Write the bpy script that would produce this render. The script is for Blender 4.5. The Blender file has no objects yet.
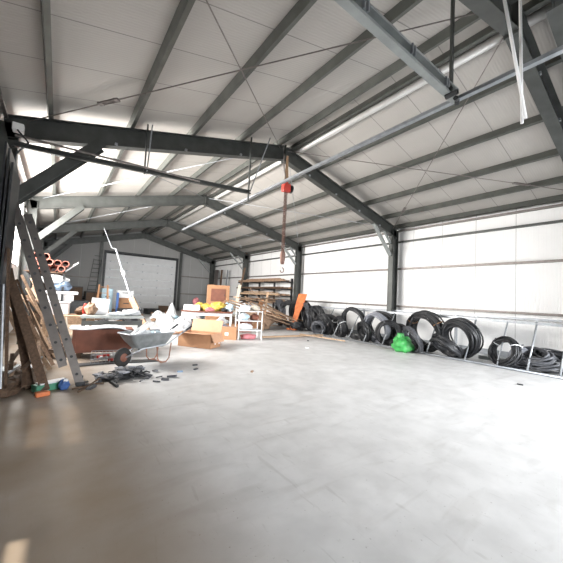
import bpy, math, random
from mathutils import Vector as V, Matrix as Mx
random.seed(7)
SC = bpy.context.scene; COL = SC.collection
PI = math.pi
# ---------------------------------------------------------------- camera (hall axes: X across, Y along the hall, Z up)
F_, A_, P_, R_ = 304.23, .631, .055, .051
R0 = V((math.cos(A_), -math.sin(A_), 0)); FW = V((math.sin(A_)*math.cos(P_), math.cos(A_)*math.cos(P_), math.sin(P_)))
U0 = R0.cross(FW); CX = math.cos(R_)*R0 + math.sin(R_)*U0; CY = -math.sin(R_)*R0 + math.cos(R_)*U0
EYE = V((0, 0, 1.5))
cam = bpy.data.cameras.new('camera'); cam.sensor_width = 36; cam.lens = 36*F_/563; cam.clip_start = .05
co = bpy.data.objects.new('camera', cam); COL.objects.link(co)
m = Mx((CX, CY, -FW)).transposed().to_4x4(); m.translation = EYE; co.matrix_world = m
SC.camera = co
def ray(x, y): return FW + CX*((x-281.5)/F_) - CY*((y-281.5)/F_)
def fl(x, y, z=0): d = ray(x, y); return EYE + d*((z-1.5)/d.z)      # where a sight line meets a level
def onD(x, y, D): d = ray(x, y); return EYE + d*(D/d.y)              # ... a plane across the hall
def onL(x, y, L): d = ray(x, y); return EYE + d*(L/d.x)              # ... a plane along the hall
# ---------------------------------------------------------------- hall dimensions
WL, WE, WR, RL, HE, HR = -1.12, -.96, 11.56, 5.30, 4.60, 6.17
D0, BAY = 7.47, 6.236
YN, YF = -5.2, 26.35
FR = [1.62] + [D0+BAY*k for k in (0, 1, 2)] + [26.05]
def roofz(x): return HE+(HR-HE)*((x-WE)/(RL-WE) if x < RL else (WR-x)/(WR-RL))
# ---------------------------------------------------------------- materials
def newmat(name):
    m = bpy.data.materials.new(name); m.use_nodes = True
    nt = m.node_tree; return m, nt, nt.nodes['Principled BSDF']
def mat(name, c, rough=.6, metal=0, var=.12, scale=6, bump=0, c2=None, stretch=None, alpha=1, trans=0):
    m, nt, b = newmat(name); N = nt.nodes.new; K = nt.links.new
    tc = N('ShaderNodeTexCoord'); mp = N('ShaderNodeMapping'); K(tc.outputs['Object'], mp.inputs[0])
    if stretch: mp.inputs['Scale'].default_value = stretch
    no = N('ShaderNodeTexNoise'); no.inputs['Scale'].default_value = scale; no.inputs['Detail'].default_value = 6
    K(mp.outputs[0], no.inputs['Vector'])
    cr = N('ShaderNodeValToRGB'); cr.color_ramp.elements[0].position = .3; cr.color_ramp.elements[1].position = .7
    lo = [max(0, x*(1-var)) for x in c] if c2 is None else c2
    hi = [min(1, x*(1+var)) for x in c]
    cr.color_ramp.elements[0].color = (*lo, 1); cr.color_ramp.elements[1].color = (*hi, 1)
    K(no.outputs['Fac'], cr.inputs[0]); K(cr.outputs[0], b.inputs['Base Color'])
    b.inputs['Roughness'].default_value = rough; b.inputs['Metallic'].default_value = metal
    b.inputs['Alpha'].default_value = alpha; b.inputs['Transmission Weight'].default_value = trans
    if bump:
        bp = N('ShaderNodeBump'); bp.inputs['Strength'].default_value = bump; bp.inputs['Distance'].default_value = .02
        K(no.outputs['Fac'], bp.inputs['Height']); K(bp.outputs[0], b.inputs['Normal'])
    return m
def panelmat(name, c, axis, joint, rib, jcol, rough=.55, dirt=.08, off=0.):
    """sandwich panels: a dark joint every `joint` metres along an axis, fine ribs between"""
    m, nt, b = newmat(name); N = nt.nodes.new; K = nt.links.new
    tc = N('ShaderNodeTexCoord'); sp = N('ShaderNodeSeparateXYZ'); K(tc.outputs['Object'], sp.inputs[0])
    def mth(op, a, bb=None, cc=None):
        n = N('ShaderNodeMath'); n.operation = op
        for i, v in enumerate((a, bb, cc)):
            if v is None: continue
            if isinstance(v, (int, float)): n.inputs[i].default_value = v
            else: K(v, n.inputs[i])
        return n.outputs[0]
    s = mth('ADD', sp.outputs[axis], 100*joint+off)
    f = mth('FRACT', mth('DIVIDE', s, joint))
    j = mth('LESS_THAN', f, .018/joint)
    rb = mth('SINE', mth('MULTIPLY', s, 2*PI/rib))
    no = N('ShaderNodeTexNoise'); no.inputs['Scale'].default_value = .7; no.inputs['Detail'].default_value = 5; K(tc.outputs['Object'], no.inputs['Vector'])
    cr = N('ShaderNodeValToRGB'); cr.color_ramp.elements[0].position = .3; cr.color_ramp.elements[1].position = .7
    cr.color_ramp.elements[0].color = (*[x*(1-dirt) for x in c], 1); cr.color_ramp.elements[1].color = (*c, 1)
    K(no.outputs['Fac'], cr.inputs[0])
    mx = N('ShaderNodeMixRGB'); K(j, mx.inputs[0]); K(cr.outputs[0], mx.inputs[1]); mx.inputs[2].default_value = (*jcol, 1)
    K(mx.outputs[0], b.inputs['Base Color']); b.inputs['Roughness'].default_value = rough
    bp = N('ShaderNodeBump'); bp.inputs['Strength'].default_value = .25; bp.inputs['Distance'].default_value = .006
    h = mth('SUBTRACT', rb, mth('MULTIPLY', j, 3)); K(h, bp.inputs['Height']); K(bp.outputs[0], b.inputs['Normal'])
    return m
def floormat():
    m, nt, b = newmat('concrete_floor'); N = nt.nodes.new; K = nt.links.new
    tc = N('ShaderNodeTexCoord')
    def noise(sc, det, mp=None, dist=0):
        n = N('ShaderNodeTexNoise'); n.inputs['Scale'].default_value = sc; n.inputs['Detail'].default_value = det; n.inputs['Distortion'].default_value = dist
        if mp: q = N('ShaderNodeMapping'); q.inputs['Scale'].default_value = mp[0]; q.inputs['Rotation'].default_value = (0, 0, mp[1]); K(tc.outputs['Object'], q.inputs[0]); K(q.outputs[0], n.inputs['Vector'])
        else: K(tc.outputs['Object'], n.inputs['Vector'])
        return n.outputs['Fac']
    def ramp(f, p0, c0, p1, c1):
        r = N('ShaderNodeValToRGB'); e = r.color_ramp.elements
        e[0].position = p0; e[0].color = (*c0, 1); e[1].position = p1; e[1].color = (*c1, 1); K(f, r.inputs[0]); return r.outputs[0]
    def mul(a, bb, f=1.0):
        n = N('ShaderNodeMixRGB'); n.blend_type = 'MULTIPLY'; n.inputs[0].default_value = f; K(a, n.inputs[1]); K(bb, n.inputs[2]); return n.outputs[0]
    base = ramp(noise(.55, 8, None, .6), .3, (.52, .52, .52), .7, (.61, .612, .615))
    c = mul(base, ramp(noise(3.2, 10), .35, (.86, .86, .86), .62, (1, 1, 1)))
    c = mul(c, ramp(noise(1.5, 6, ((.7, 3.2, 1), .5), 1.2), .30, (.84, .83, .82), .44, (1, 1, 1)), .6)
    c = mul(c, ramp(noise(2.4, 4, ((4.5, .8, 1), -.35), 2.), .29, (.76, .75, .74), .37, (1, 1, 1)), .5)
    c = mul(c, ramp(noise(38, 3), .27, (.55, .54, .52), .31, (1, 1, 1)), .8)
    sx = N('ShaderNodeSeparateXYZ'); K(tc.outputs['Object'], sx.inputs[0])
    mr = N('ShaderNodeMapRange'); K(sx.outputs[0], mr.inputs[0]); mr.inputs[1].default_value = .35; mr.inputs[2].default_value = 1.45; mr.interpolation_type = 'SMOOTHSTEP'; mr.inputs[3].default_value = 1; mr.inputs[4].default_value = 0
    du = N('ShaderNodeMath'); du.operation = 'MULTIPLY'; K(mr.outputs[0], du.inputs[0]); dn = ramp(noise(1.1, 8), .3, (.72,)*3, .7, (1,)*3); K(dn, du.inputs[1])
    mxd = N('ShaderNodeMixRGB'); K(du.outputs[0], mxd.inputs[0]); K(c, mxd.inputs[1]); mxd.inputs[2].default_value = (.22, .16, .105, 1); c = mxd.outputs[0]  # brown dirt band along the left wall, darkened to paint in the shade there
    K(c, b.inputs['Base Color'])
    K(ramp(noise(2., 8), .3, (.38,)*3, .7, (.62,)*3), b.inputs['Roughness'])
    bp = N('ShaderNodeBump'); bp.inputs['Strength'].default_value = .15; bp.inputs['Distance'].default_value = .01
    K(noise(9, 8), bp.inputs['Height']); K(bp.outputs[0], b.inputs['Normal'])
    return m
M = dict(
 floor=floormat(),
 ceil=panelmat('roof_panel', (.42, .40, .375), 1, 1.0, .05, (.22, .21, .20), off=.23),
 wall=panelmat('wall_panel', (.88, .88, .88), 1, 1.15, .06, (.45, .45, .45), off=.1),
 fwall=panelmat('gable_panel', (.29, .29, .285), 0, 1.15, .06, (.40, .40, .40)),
 steel=mat('painted_steel', (.068, .072, .068), .45, .35, .2, 4),
 steel_l=mat('light_steel', (.30, .32, .315), .45, .3, .15, 4),
 purlin=mat('galvanised_purlin', (.105, .11, .10), .45, .5, .2, 3),
 galv=mat('galvanised_tube', (.34, .36, .385), .4, .55, .15, 9),
 rod=mat('steel_rod', (.20, .18, .17), .5, .6, .2, 9),
 whitepaint=mat('white_paint', (.82, .82, .82), .5, 0, .05, 5),
 doorpaint=mat('door_paint', (.62, .63, .64), .5, 0, .05, 3),
 bright=mat('bright_metal', (.70, .69, .67), .38, .35, .05, 5),
 alu=mat('aluminium', (.17, .155, .145), .5, .5, .15, 7),
 dark=mat('dark_metal', (.035, .037, .04), .5, .3, .3, 7),
 rubber=mat('black_hose', (.022, .023, .026), .42, 0, .3, 14, .2),
 rubber2=mat('grey_hose', (.075, .078, .088), .45, 0, .3, 14, .2),
 tyre=mat('tyre_rubber', (.02, .019, .018), .8, 0, .3, 20, .4),
 greybag=mat('grey_mesh', (.22, .23, .26), .7, 0, .2, 30, .4),
 green=mat('green_bag', (.06, .36, .09), .45, 0, .25, 9, .4),
 greenbox=mat('green_plastic', (.06, .22, .14), .4, 0, .15, 5),
 rust=mat('rusty_tube', (.25, .12, .08), .7, .1, .3, 9),
 card=mat('cardboard', (.36, .19, .10), .8, 0, .1, 5),
 card2=mat('cardboard_inside', (.50, .28, .17), .8, 0, .08, 5),
 wood=mat('weathered_board', (.27, .175, .115), .8, 0, .35, 5, .3, stretch=(6, 1, 6)),
 wood2=mat('pale_board', (.42, .29, .19), .75, 0, .25, 5, .3, stretch=(6, 1, 6)),
 wood3=mat('dark_board', (.085, .05, .03), .8, 0, .35, 5, .3, stretch=(6, 1, 6)),
 redwood=mat('red_brown_wood', (.17, .06, .035), .6, 0, .25, 4),
 orange=mat('orange_plate', (.55, .15, .045), .5, 0, .3, 7, .1),
 white=mat('white_plastic', (.68, .69, .71), .45, 0, .05, 6),
 film=mat('white_film', (.66, .68, .70), .35, 0, .10, 12, .6),
 bluefilm=mat('pale_blue_film', (.28, .42, .50), .35, 0, .3, 6, .6, c2=(.55, .58, .60)),
 blue=mat('blue_cloth', (.17, .24, .34), .8, 0, .4, 9, .5),
 bluep=mat('blue_steel', (.04, .10, .28), .5, .2, .2, 6),
 lblue=mat('pale_blue_plastic', (.34, .48, .56), .4, 0, .1, 6),
 yellow=mat('yellow_sheet', (.62, .45, .08), .6, 0, .25, 8, .5),
 red=mat('red_paint', (.48, .045, .03), .45, .1, .15, 6),
 clay=mat('clay_pipe', (.20, .045, .03), .75, 0, .2, 9),
 claydark=mat('clay_pipe_rim', (.40, .14, .10), .7, 0, .15, 9),
 zinc=mat('zinc_tray', (.24, .255, .26), .45, .5, .25, 6, .1),
 chain=mat('rusty_chain', (.17, .10, .08), .6, .5, .3, 30),
 strap=mat('yellow_strap', (.38, .24, .14), .8, 0, .15, 20),
 pink=mat('pink_cloth', (.60, .22, .24), .8, 0, .2, 10, .4),
 cream=mat('cream_board', (.50, .45, .38), .6, 0, .1, 6),
 glass=mat('window_pane', (.9, .93, .95), .1, 0, .02, 3, trans=.9),
)
pm, pnt, pb = newmat('dusty_pane'); N_ = pnt.nodes.new
tr_ = N_('ShaderNodeBsdfTransparent'); tr_.inputs[0].default_value = (1, .93, .84, 1); mx_ = N_('ShaderNodeMixShader'); mx_.inputs[0].default_value = .55
pb.inputs['Base Color'].default_value = (.5, .47, .42, 1); pb.inputs['Roughness'].default_value = .5
pnt.links.new(tr_.outputs[0], mx_.inputs[1]); pnt.links.new(pb.outputs[0], mx_.inputs[2]); pnt.links.new(mx_.outputs[0], pnt.nodes['Material Output'].inputs[0]); M['pane'] = pm
# ---------------------------------------------------------------- mesh builder
def frame(d, up=None):
    d = d.normalized(); up = V(up) if up else (V((0, 0, 1)) if abs(d.z) < .95 else V((1, 0, 0)))
    s = d.cross(up).normalized(); return s, s.cross(d).normalized()
class MB:
    def __init__(s): s.v = []; s.f = []
    def add(s, vs, fs):
        n = len(s.v); s.v += [V(v) for v in vs]; s.f += [tuple(i+n for i in f) for f in fs]; return s
    def box(s, c, d, rz=0, rx=0, ry=0):
        R = Mx.Rotation(rz, 3, 'Z') @ Mx.Rotation(ry, 3, 'Y') @ Mx.Rotation(rx, 3, 'X'); h = [x/2 for x in d]; c = V(c)
        vs = [c + R @ V((sx*h[0], sy*h[1], sz*h[2])) for sx in (-1, 1) for sy in (-1, 1) for sz in (-1, 1)]
        return s.add(vs, [(0, 1, 3, 2), (4, 6, 7, 5), (0, 4, 5, 1), (2, 3, 7, 6), (0, 2, 6, 4), (1, 5, 7, 3)])
    def prism(s, prof, p, q, up=None):
        """extrude a closed profile [(side, up)] from p to q"""
        p, q = V(p), V(q); a, b = frame(q-p, up); n = len(prof)
        vs = [o + a*x + b*y for o in (p, q) for x, y in prof]
        return s.add(vs, [(i, (i+1) % n, n+(i+1) % n, n+i) for i in range(n)] + [tuple(range(n))[::-1], tuple(range(n, 2*n))])
    def bar(s, p, q, w, h, up=None): return s.prism([(-w/2, -h/2), (w/2, -h/2), (w/2, h/2), (-w/2, h/2)], p, q, up)
    def ibeam(s, p, q, w, h, up=None, t=.015, tw=.012):
        for y in (-h/2+t/2, h/2-t/2): s.prism([(-w/2, y-t/2), (w/2, y-t/2), (w/2, y+t/2), (-w/2, y+t/2)], p, q, up)
        return s.bar(p, q, tw, h-2*t, up)
    def cee(s, p, q, w, h, up=None, t=.006):
        x, y = w/2, h/2; l = .03
        return s.prism([(-x, -y), (x, -y), (x, -y+l), (x-t, -y+l), (x-t, -y+t), (-x+t, -y+t), (-x+t, y-t), (x-t, y-t), (x-t, y-l), (x, y-l), (x, y), (-x, y)], p, q, up)
    def tube(s, pts, r, n=8, closed=False, cap=True, rr=None):
        pts = [V(p) for p in pts]; m = len(pts); k0 = len(s.v); up = None
        for i, p in enumerate(pts):
            d = (pts[(i+1) % m]-pts[i-1]) if closed or 0 < i < m-1 else (pts[1]-pts[0] if i == 0 else pts[-1]-pts[-2])
            if up is None: a, b = frame(d)
            else:
                a = d.cross(up).normalized(); b = a.cross(d).normalized()
            up = b; q = rr[i] if rr else r
            s.v += [p + (a*math.cos(2*PI*j/n)+b*math.sin(2*PI*j/n))*q for j in range(n)]
        for i in range(m if closed else m-1):
            for j in range(n):
                A = k0+i*n; B = k0+((i+1) % m)*n
                s.f.append((A+j, A+(j+1) % n, B+(j+1) % n, B+j))
        if not closed and cap: s.f.append(tuple(range(k0, k0+n))[::-1]); s.f.append(tuple(range(k0+(m-1)*n, k0+m*n)))
        return s
    def pipe(s, p, q, r, ri, n=16):
        p, q = V(p), V(q); a, b = frame(q-p); k = len(s.v)
        for o, R in ((p, r), (q, r), (q, ri), (p, ri)): s.v += [o+(a*math.cos(2*PI*j/n)+b*math.sin(2*PI*j/n))*R for j in range(n)]
        for l in range(4):
            for j in range(n): A = k+l*n; B = k+((l+1) % 4)*n; s.f.append((A+j, A+(j+1) % n, B+(j+1) % n, B+j))
        return s
    def lathe(s, c, prof, n=20, axis='Z'):
        k = len(s.v); c = V(c); m = len(prof)
        for r, z in prof:
            for j in range(n):
                x, y = r*math.cos(2*PI*j/n), r*math.sin(2*PI*j/n)
                s.v.append(c + (V((x, y, z)) if axis == 'Z' else V((z, x, y)) if axis == 'X' else V((x, z, y))))
        for i in range(m-1):
            for j in range(n): s.f.append((k+i*n+j, k+i*n+(j+1) % n, k+(i+1)*n+(j+1) % n, k+(i+1)*n+j))
        s.f.append(tuple(range(k, k+n))[::-1]); s.f.append(tuple(range(k+(m-1)*n, k+m*n)))
        return s
    def blob(s, c, d, seed=0, amp=.18, nu=18, nv=12, rz=0, fold=3.):
        """crumpled soft body with a flattened base"""
        rnd = random.Random(seed); c = V(c); k = len(s.v); ph = [rnd.uniform(0, 7) for _ in range(8)]
        for i in range(nv+1):
            t = PI*i/nv
            for j in range(nu):
                u = 2*PI*j/nu
                w = 1+amp*(math.sin(fold*u+ph[0]+2*t)*.5+math.sin((fold+2)*u+ph[1]-3*t)*.35+math.sin(5*t+ph[2]+u*2)*.4+math.sin(9*u+ph[3]+4*t)*.2)+rnd.uniform(-.4, .4)*amp
                x = math.sin(t)*math.cos(u)*w*d[0]/2; y = math.sin(t)*math.sin(u)*w*d[1]/2; z = math.cos(t)*w*d[2]/2
                z = max(z, -d[2]*.42)
                s.v.append(c + V((x*math.cos(rz)-y*math.sin(rz), x*math.sin(rz)+y*math.cos(rz), z+d[2]*.42)))
        for i in range(nv):
            for j in range(nu): s.f.append((k+i*nu+j, k+(i+1)*nu+j, k+(i+1)*nu+(j+1) % nu, k+i*nu+(j+1) % nu))
        return s
    def sheet(s, fn, nu, nv, t=.004):
        """thin sheet with thickness; fn(u,v) -> point"""
        k = len(s.v); P = [[V(fn(i/nu, j/nv)) for j in range(nv+1)] for i in range(nu+1)]; w = nv+1
        top = []; bot = []
        for i in range(nu+1):
            for j in range(w):
                a = P[min(i+1, nu)][j]-P[max(i-1, 0)][j]; b = P[i][min(j+1, nv)]-P[i][max(j-1, 0)]; n = a.cross(b)
                n = n.normalized() if n.length > 1e-9 else V((0, 0, 1)); top.append(P[i][j]+n*t/2); bot.append(P[i][j]-n*t/2)
        s.v += top+bot; o = len(top); g = lambda i, j: k+i*w+j
        for i in range(nu):
            for j in range(nv):
                s.f.append((g(i, j), g(i+1, j), g(i+1, j+1), g(i, j+1))); s.f.append((g(i, j)+o, g(i, j+1)+o, g(i+1, j+1)+o, g(i+1, j)+o))
        for i in range(nu):
            for j in (0, nv): s.f.append((g(i, j), g(i, j)+o, g(i+1, j)+o, g(i+1, j)))
        for j in range(nv):
            for i in (0, nu): s.f.append((g(i, j), g(i, j+1), g(i, j+1)+o, g(i, j)+o))
        return s
    def build(s, name, m, parent=None, world=False, smooth=False, loc=None, rot=None, bevel=0):
        vs = s.v
        if parent is not None and world:
            W = parent.matrix_basis.copy(); q = parent.parent
            while q: W = q.matrix_basis @ W; q = q.parent
            W = W.inverted(); vs = [W @ v for v in vs]
        org = V((0, 0, 0))
        if parent is None and loc is None and not name.startswith(('wall', 'floor', 'ceiling')):
            lo = V([min(v[i] for v in vs) for i in range(3)]); hi = V([max(v[i] for v in vs) for i in range(3)])
            org = V(((lo.x+hi.x)/2, (lo.y+hi.y)/2, lo.z)); vs = [v-org for v in vs]
        me = bpy.data.meshes.new(name); me.from_pydata([tuple(v) for v in vs], [], s.f); me.validate()
        me.materials.append(M[m] if isinstance(m, str) else m)
        if smooth:
            for p in me.polygons: p.use_smooth = True
        o = bpy.data.objects.new(name, me); COL.objects.link(o); o.parent = parent
        o.location = loc if loc is not None else org
        if rot: o.rotation_euler = rot
        if bevel:
            b = o.modifiers.new('bevel', 'BEVEL'); b.width = bevel; b.segments = 2; b.limit_method = 'ANGLE'
        return o
def tag(o, label, cat, group=None, kind=None):
    o['label'] = label; o['category'] = cat
    if group: o['group'] = group
    if kind: o['kind'] = kind
    return o
def struct(o, label=None): o['kind'] = 'structure'; return o
def thing(name, label, cat, loc=(0, 0, 0), rz=0, group=None):
    o = bpy.data.objects.new(name, None); COL.objects.link(o); o.empty_display_size = .1
    o.matrix_basis = Mx.Translation(V(loc)) @ Mx.Rotation(rz, 4, 'Z')
    return tag(o, label, cat, group)
def copy_tree(o, parent=None):
    c = o.copy(); COL.objects.link(c); c.parent = parent
    for ch in list(o.children): copy_tree(ch, c)
    return c
# ================================================================ SETTING
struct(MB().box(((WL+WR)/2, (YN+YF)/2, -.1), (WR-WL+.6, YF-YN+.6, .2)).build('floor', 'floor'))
def slab(x0, x1):
    z0, z1 = roofz(x0)+.175, roofz(x1)+.175
    v = [(x, y, z+t) for y in (YN-.2, YF+.2) for t in (0, .12) for x, z in ((x0, z0), (x1, z1))]
    return MB().add(v, [(0, 1, 5, 4), (2, 6, 7, 3), (0, 4, 6, 2), (1, 3, 7, 5), (0, 2, 3, 1), (4, 5, 7, 6)])
w = slab(WL-.25, RL); w2 = slab(RL, WR+.25)
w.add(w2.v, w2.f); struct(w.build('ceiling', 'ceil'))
struct(MB().box((WR+.08, (YN+YF)/2, 2.4), (.16, YF-YN, 4.8)).build('wall_right', 'wall'))
# left wall with openings  (y0, y1, z0, z1)
OPEN = [(2.32, 2.70, 1.62, 2.02), (3.85, 5.1, 1.6, 2.6), (8.2, 13.1, 2.1, 4.25), (14.2, 17.6, 2.1, 4.25)]
mb = MB(); y = YN
for (a, b, z0, z1) in OPEN:
    mb.box((WL-.08, (y+a)/2, 2.4), (.16, a-y, 4.8)); mb.box((WL-.08, (a+b)/2, z0/2), (.16, b-a, z0)); mb.box((WL-.08, (a+b)/2, (z1+4.8)/2), (.16, b-a, 4.8-z1)); y = b
mb.box((WL-.08, (y+YF)/2, 2.4), (.16, YF-y, 4.8)); struct(mb.build('wall_left', 'wall'))
for i, (a, b, z0, z1) in enumerate(OPEN):
    e = bpy.data.objects.new('window_%d' % (i+1), None); COL.objects.link(e); e.location = (WL-.08, (a+b)/2, z0); e['kind'] = 'structure'
    f = MB()
    for yy in (a+.03, b-.03): f.bar((WL-.08, yy, z0), (WL-.08, yy, z1), .06, .06)
    for zz in (z0+.03, z1-.03): f.bar((WL-.08, a, zz), (WL-.08, b, zz), .06, .06)
    n = max(1, round((b-a)/1.25))
    if i == 1: f.bar((WL-.08, a, (z0+z1)/2), (WL-.08, b, (z0+z1)/2), .04, .14); n = 2
    for q in range(1, n): f.bar((WL-.08, a+(b-a)*q/n, z0), (WL-.08, a+(b-a)*q/n, z1), .04, .05)
    f.build('window_frame', 'steel_l', e, world=True)
    if i == 1: MB().box((WL-.10, (a+b)/2, (z0+z1)/2), (.008, b-a-.06, z1-z0-.06)).build('dusty_pane', 'pane', e, world=True)
# far gable wall, garage door opening
DX0, DX1, DZ = 2.75, 7.95, 4.25
def gable(mb, yc, x0, x1, z0, z1f):
    pts = [x0] + ([RL] if x0 < RL < x1 else []) + [x1]
    for a, b in zip(pts[:-1], pts[1:]):
        za, zb = z1f(a), z1f(b); v = [(x, yc+t, z) for t in (-.07, .07) for x, z in ((a, z0), (b, z0), (b, zb), (a, za))]
        mb.add(v, [(0, 3, 2, 1), (4, 5, 6, 7), (0, 1, 5, 4), (1, 2, 6, 5), (2, 3, 7, 6), (3, 0, 4, 7)])
top = lambda x: roofz(x)+.16
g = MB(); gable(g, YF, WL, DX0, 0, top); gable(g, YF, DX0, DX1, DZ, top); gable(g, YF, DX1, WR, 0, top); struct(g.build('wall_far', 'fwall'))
# near gable (behind the viewer) with its wide door standing open
NX0, NX1, NZ = 3.0, 11.0, 4.2
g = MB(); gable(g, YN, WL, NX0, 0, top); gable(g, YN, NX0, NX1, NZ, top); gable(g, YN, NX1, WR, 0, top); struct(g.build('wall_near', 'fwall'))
# sectional garage door
e = bpy.data.objects.new('door_1', None); COL.objects.link(e); e.location = ((DX0+DX1)/2, YF-.05, 0); e['kind'] = 'structure'
n = 7; hp = DZ/n
for i in range(n):
    MB().box(((DX0+DX1)/2, YF-.03, hp*(i+.5)), (DX1-DX0, .05, hp-.015)).build('door_panel', 'doorpaint', e, world=True, bevel=.006)
    for q in range(5 if i else 0): MB().box((DX0+.3+(DX1-DX0-.6)*q/4, YF-.07, hp*i), (.10, .03, .08)).build('hinge', 'galv', e, world=True)
f = MB()
for x in (DX0-.08, DX1+.08): f.bar((x, YF-.12, 0), (x, YF-.12, DZ+.1), .10, .14)
f.bar((DX0-.15, YF-.12, DZ+.12), (DX1+.15, YF-.12, DZ+.12), .14, .14)
f.build('door_frame', 'dark', e, world=True)
MB().tube([(DX0, YF-.22, DZ+.02), (DX1, YF-.22, DZ+.02)], .05).build('spring_shaft', 'dark', e, world=True)
# base strip of the right wall, eave strip, ridge flashing
struct(MB().box((WR-.02, (YN+YF)/2, .09), (.04, YF-YN-.2, .18)).build('baseboard_right', 'galv'))
struct(MB().bar((WR-.10, YN+.1, HE-.02), (WR-.10, YF-.1, HE-.02), .16, .05).build('trim_1', 'rod'))
struct(MB().tube([(RL+.46, YN+.1, roofz(RL+.46)+.07), (RL+.46, YF-.2, roofz(RL+.46)+.07)], .08, 12).build('trim_2', 'bright', smooth=True))
struct(MB().bar((WL+.08, YN+.1, HE-.03), (WL+.08, YF-.1, HE-.03), .14, .05).build('trim_3', 'rod'))
# ---------------------------------------------------------------- portal frames
fl_lab = ['steel portal frame nearest the viewer, its rafter crossing the upper right corner',
          'steel portal frame with the chain hoist hanging from its ridge',
          'steel portal frame second from the hoist frame, lit white at its left end before the clay pipes',
          'steel portal frame just before the far gable bay, third counted from the hoist frame',
          'steel portal frame standing against the far gable wall over the garage door']
fl_lab[2] = 'steel portal frame next behind the one carrying the hoist'
fl_lab[3] = 'steel portal frame with the last free-standing right column before the garage door wall'
for k, D in enumerate(FR):
    t = thing('portal_frame', fl_lab[k], 'steel frame', (RL, D, 0), 0, 'steel portal frames of the hall')
    for sx, xw, cd in ((1, WL+.02, .31), (-1, WR-.22, .36)):
        xc = xw + sx*cd/2
        c = MB().ibeam((xc, D, .02), (xc, D, roofz(xc)-.12), .22, cd, up=(1, 0, 0)).build('column', 'steel', t, world=True)
        MB().box((xc, D, .012), (.46, .30, .024)).build('base_plate', 'steel', c, world=True)
    rd = .42
    for x0, x1 in ((WL+.12, RL-.01), (RL+.01, WR-.24)):
        MB().ibeam((x0, D, roofz(x0)-rd/2-.01), (x1, D, roofz(x1)-rd/2-.01), .20, rd, up=(0, 0, 1)).build('rafter', 'steel', t, world=True)
    rp = MB().box((RL, D, HR-rd/2-.02), (.03, .20, rd+.10)); rp.build('ridge_plate', 'steel', t, world=True)
    # knee braces
    l = MB().ibeam((WL+.30, D, 3.05), (.52, D, roofz(.52)-rd+.02), .20, .34, up=(0, 1, 0)); l.build('knee_brace', 'steel', t, world=True)
    r = MB().bar((WR-.62, D, 3.5), (WR-1.75, D, roofz(WR-1.75)-rd), .09, .12, up=(0, 1, 0)); r.build('knee_brace', 'steel_l', t, world=True)
    r = MB().bar((WR-.62, D, 4.0), (WR-1.10, D, roofz(WR-1.10)-rd+.02), .07, .08, up=(0, 1, 0)); r.build('knee_stay', 'steel_l', t, world=True)
    for q in range(4 if k < 3 else 0):
        x = RL+1.0+q*1.25; MB().box((x, D-.10, roofz(x)-rd+.02), (.05, .05, .05)).build('beam_clip', 'galv', t, world=True)
    for q in range(3 if k == 1 else 0):
        x = WL+1.9+q*1.5; MB().box((x, D-.10, roofz(x)-rd+.02), (.05, .05, .05)).build('beam_clip', 'galv', t, world=True)
# ---------------------------------------------------------------- purlins, girts, braces
PL = [(-.37, 'first roof purlin in from the left eave'), (1.05, 'second roof purlin in from the left eave'), (2.43, 'third roof purlin in from the left eave'),
      (3.80, 'fourth roof purlin in from the left eave, next to the ridge pair'), (5.08, 'ridge purlin on the left side of the ridge'),
      (5.56, 'ridge purlin on the right side of the ridge, above the bright ridge tube'), (6.70, 'roof purlin right of the ridge, next below the ridge pair'), (7.97, 'fourth roof purlin up from the right wall'),
      (9.23, 'third roof purlin up from the right wall'), (10.40, 'second roof purlin up from the right wall'), (11.30, 'lowest roof purlin over the right wall')]
for x, lab in PL:
    z = roofz(x)+.085; up = V((-(HR-HE)/(RL-WL) if x < RL else (HR-HE)/(WR-RL), 0, 1)).normalized()
    tag(MB().cee((x, YN+.1, z), (x, YF-.1, z), .075, .165, up=up).build('roof_purlin', 'purlin'), 'grey steel '+lab, 'purlin', 'roof purlins')
for z, lab in ((4.12, 'steel rail along the right wall just under the roof edge'), (2.98, 'steel rail along the right wall at mid height'), (1.42, 'steel rail along the right wall just above the hose rack')):
    tag(MB().cee((WR-.06, YN+.1, z), (WR-.06, YF-.1, z), .10, .07, up=(0, 0, 1)).build('wall_rail', 'rod' if z < 4 else 'steel'), lab, 'rail', 'rails on the right wall')
for z, lab in ((1.45, 'lower steel rail on the far wall right of the garage door'), (2.95, 'upper steel rail on the far wall right of the garage door')):
    tag(MB().cee((DX1+.45, YF-.13, z), (WR-.6, YF-.13, z), .08, .08, up=(0, 0, 1)).build('wall_rail', 'rod'), lab, 'rail', 'rails on the far wall')
tag(MB().cee((WL+.6, YF-.13, 2.3), (DX0-.55, YF-.13, 2.3), .08, .08, up=(0, 0, 1)).build('wall_rail', 'rod'), 'dark rail on the far wall left of the garage door', 'rail', 'rails on the far wall')
for x, lab in ((DX0-.36, 'dark steel post left of the garage door'), (DX1+.36, 'dark steel post right of the garage door')):
    tag(MB().ibeam((x, YF-.22, 0), (x, YF-.22, roofz(x)-.45), .16, .22, up=(0, 1, 0)).build('gable_post', 'steel'), lab, 'post', 'posts of the far gable')
bl = ['bay over the viewer', 'bay behind the hoist frame', 'third bay back', 'farthest bay']
YB = FR
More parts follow.
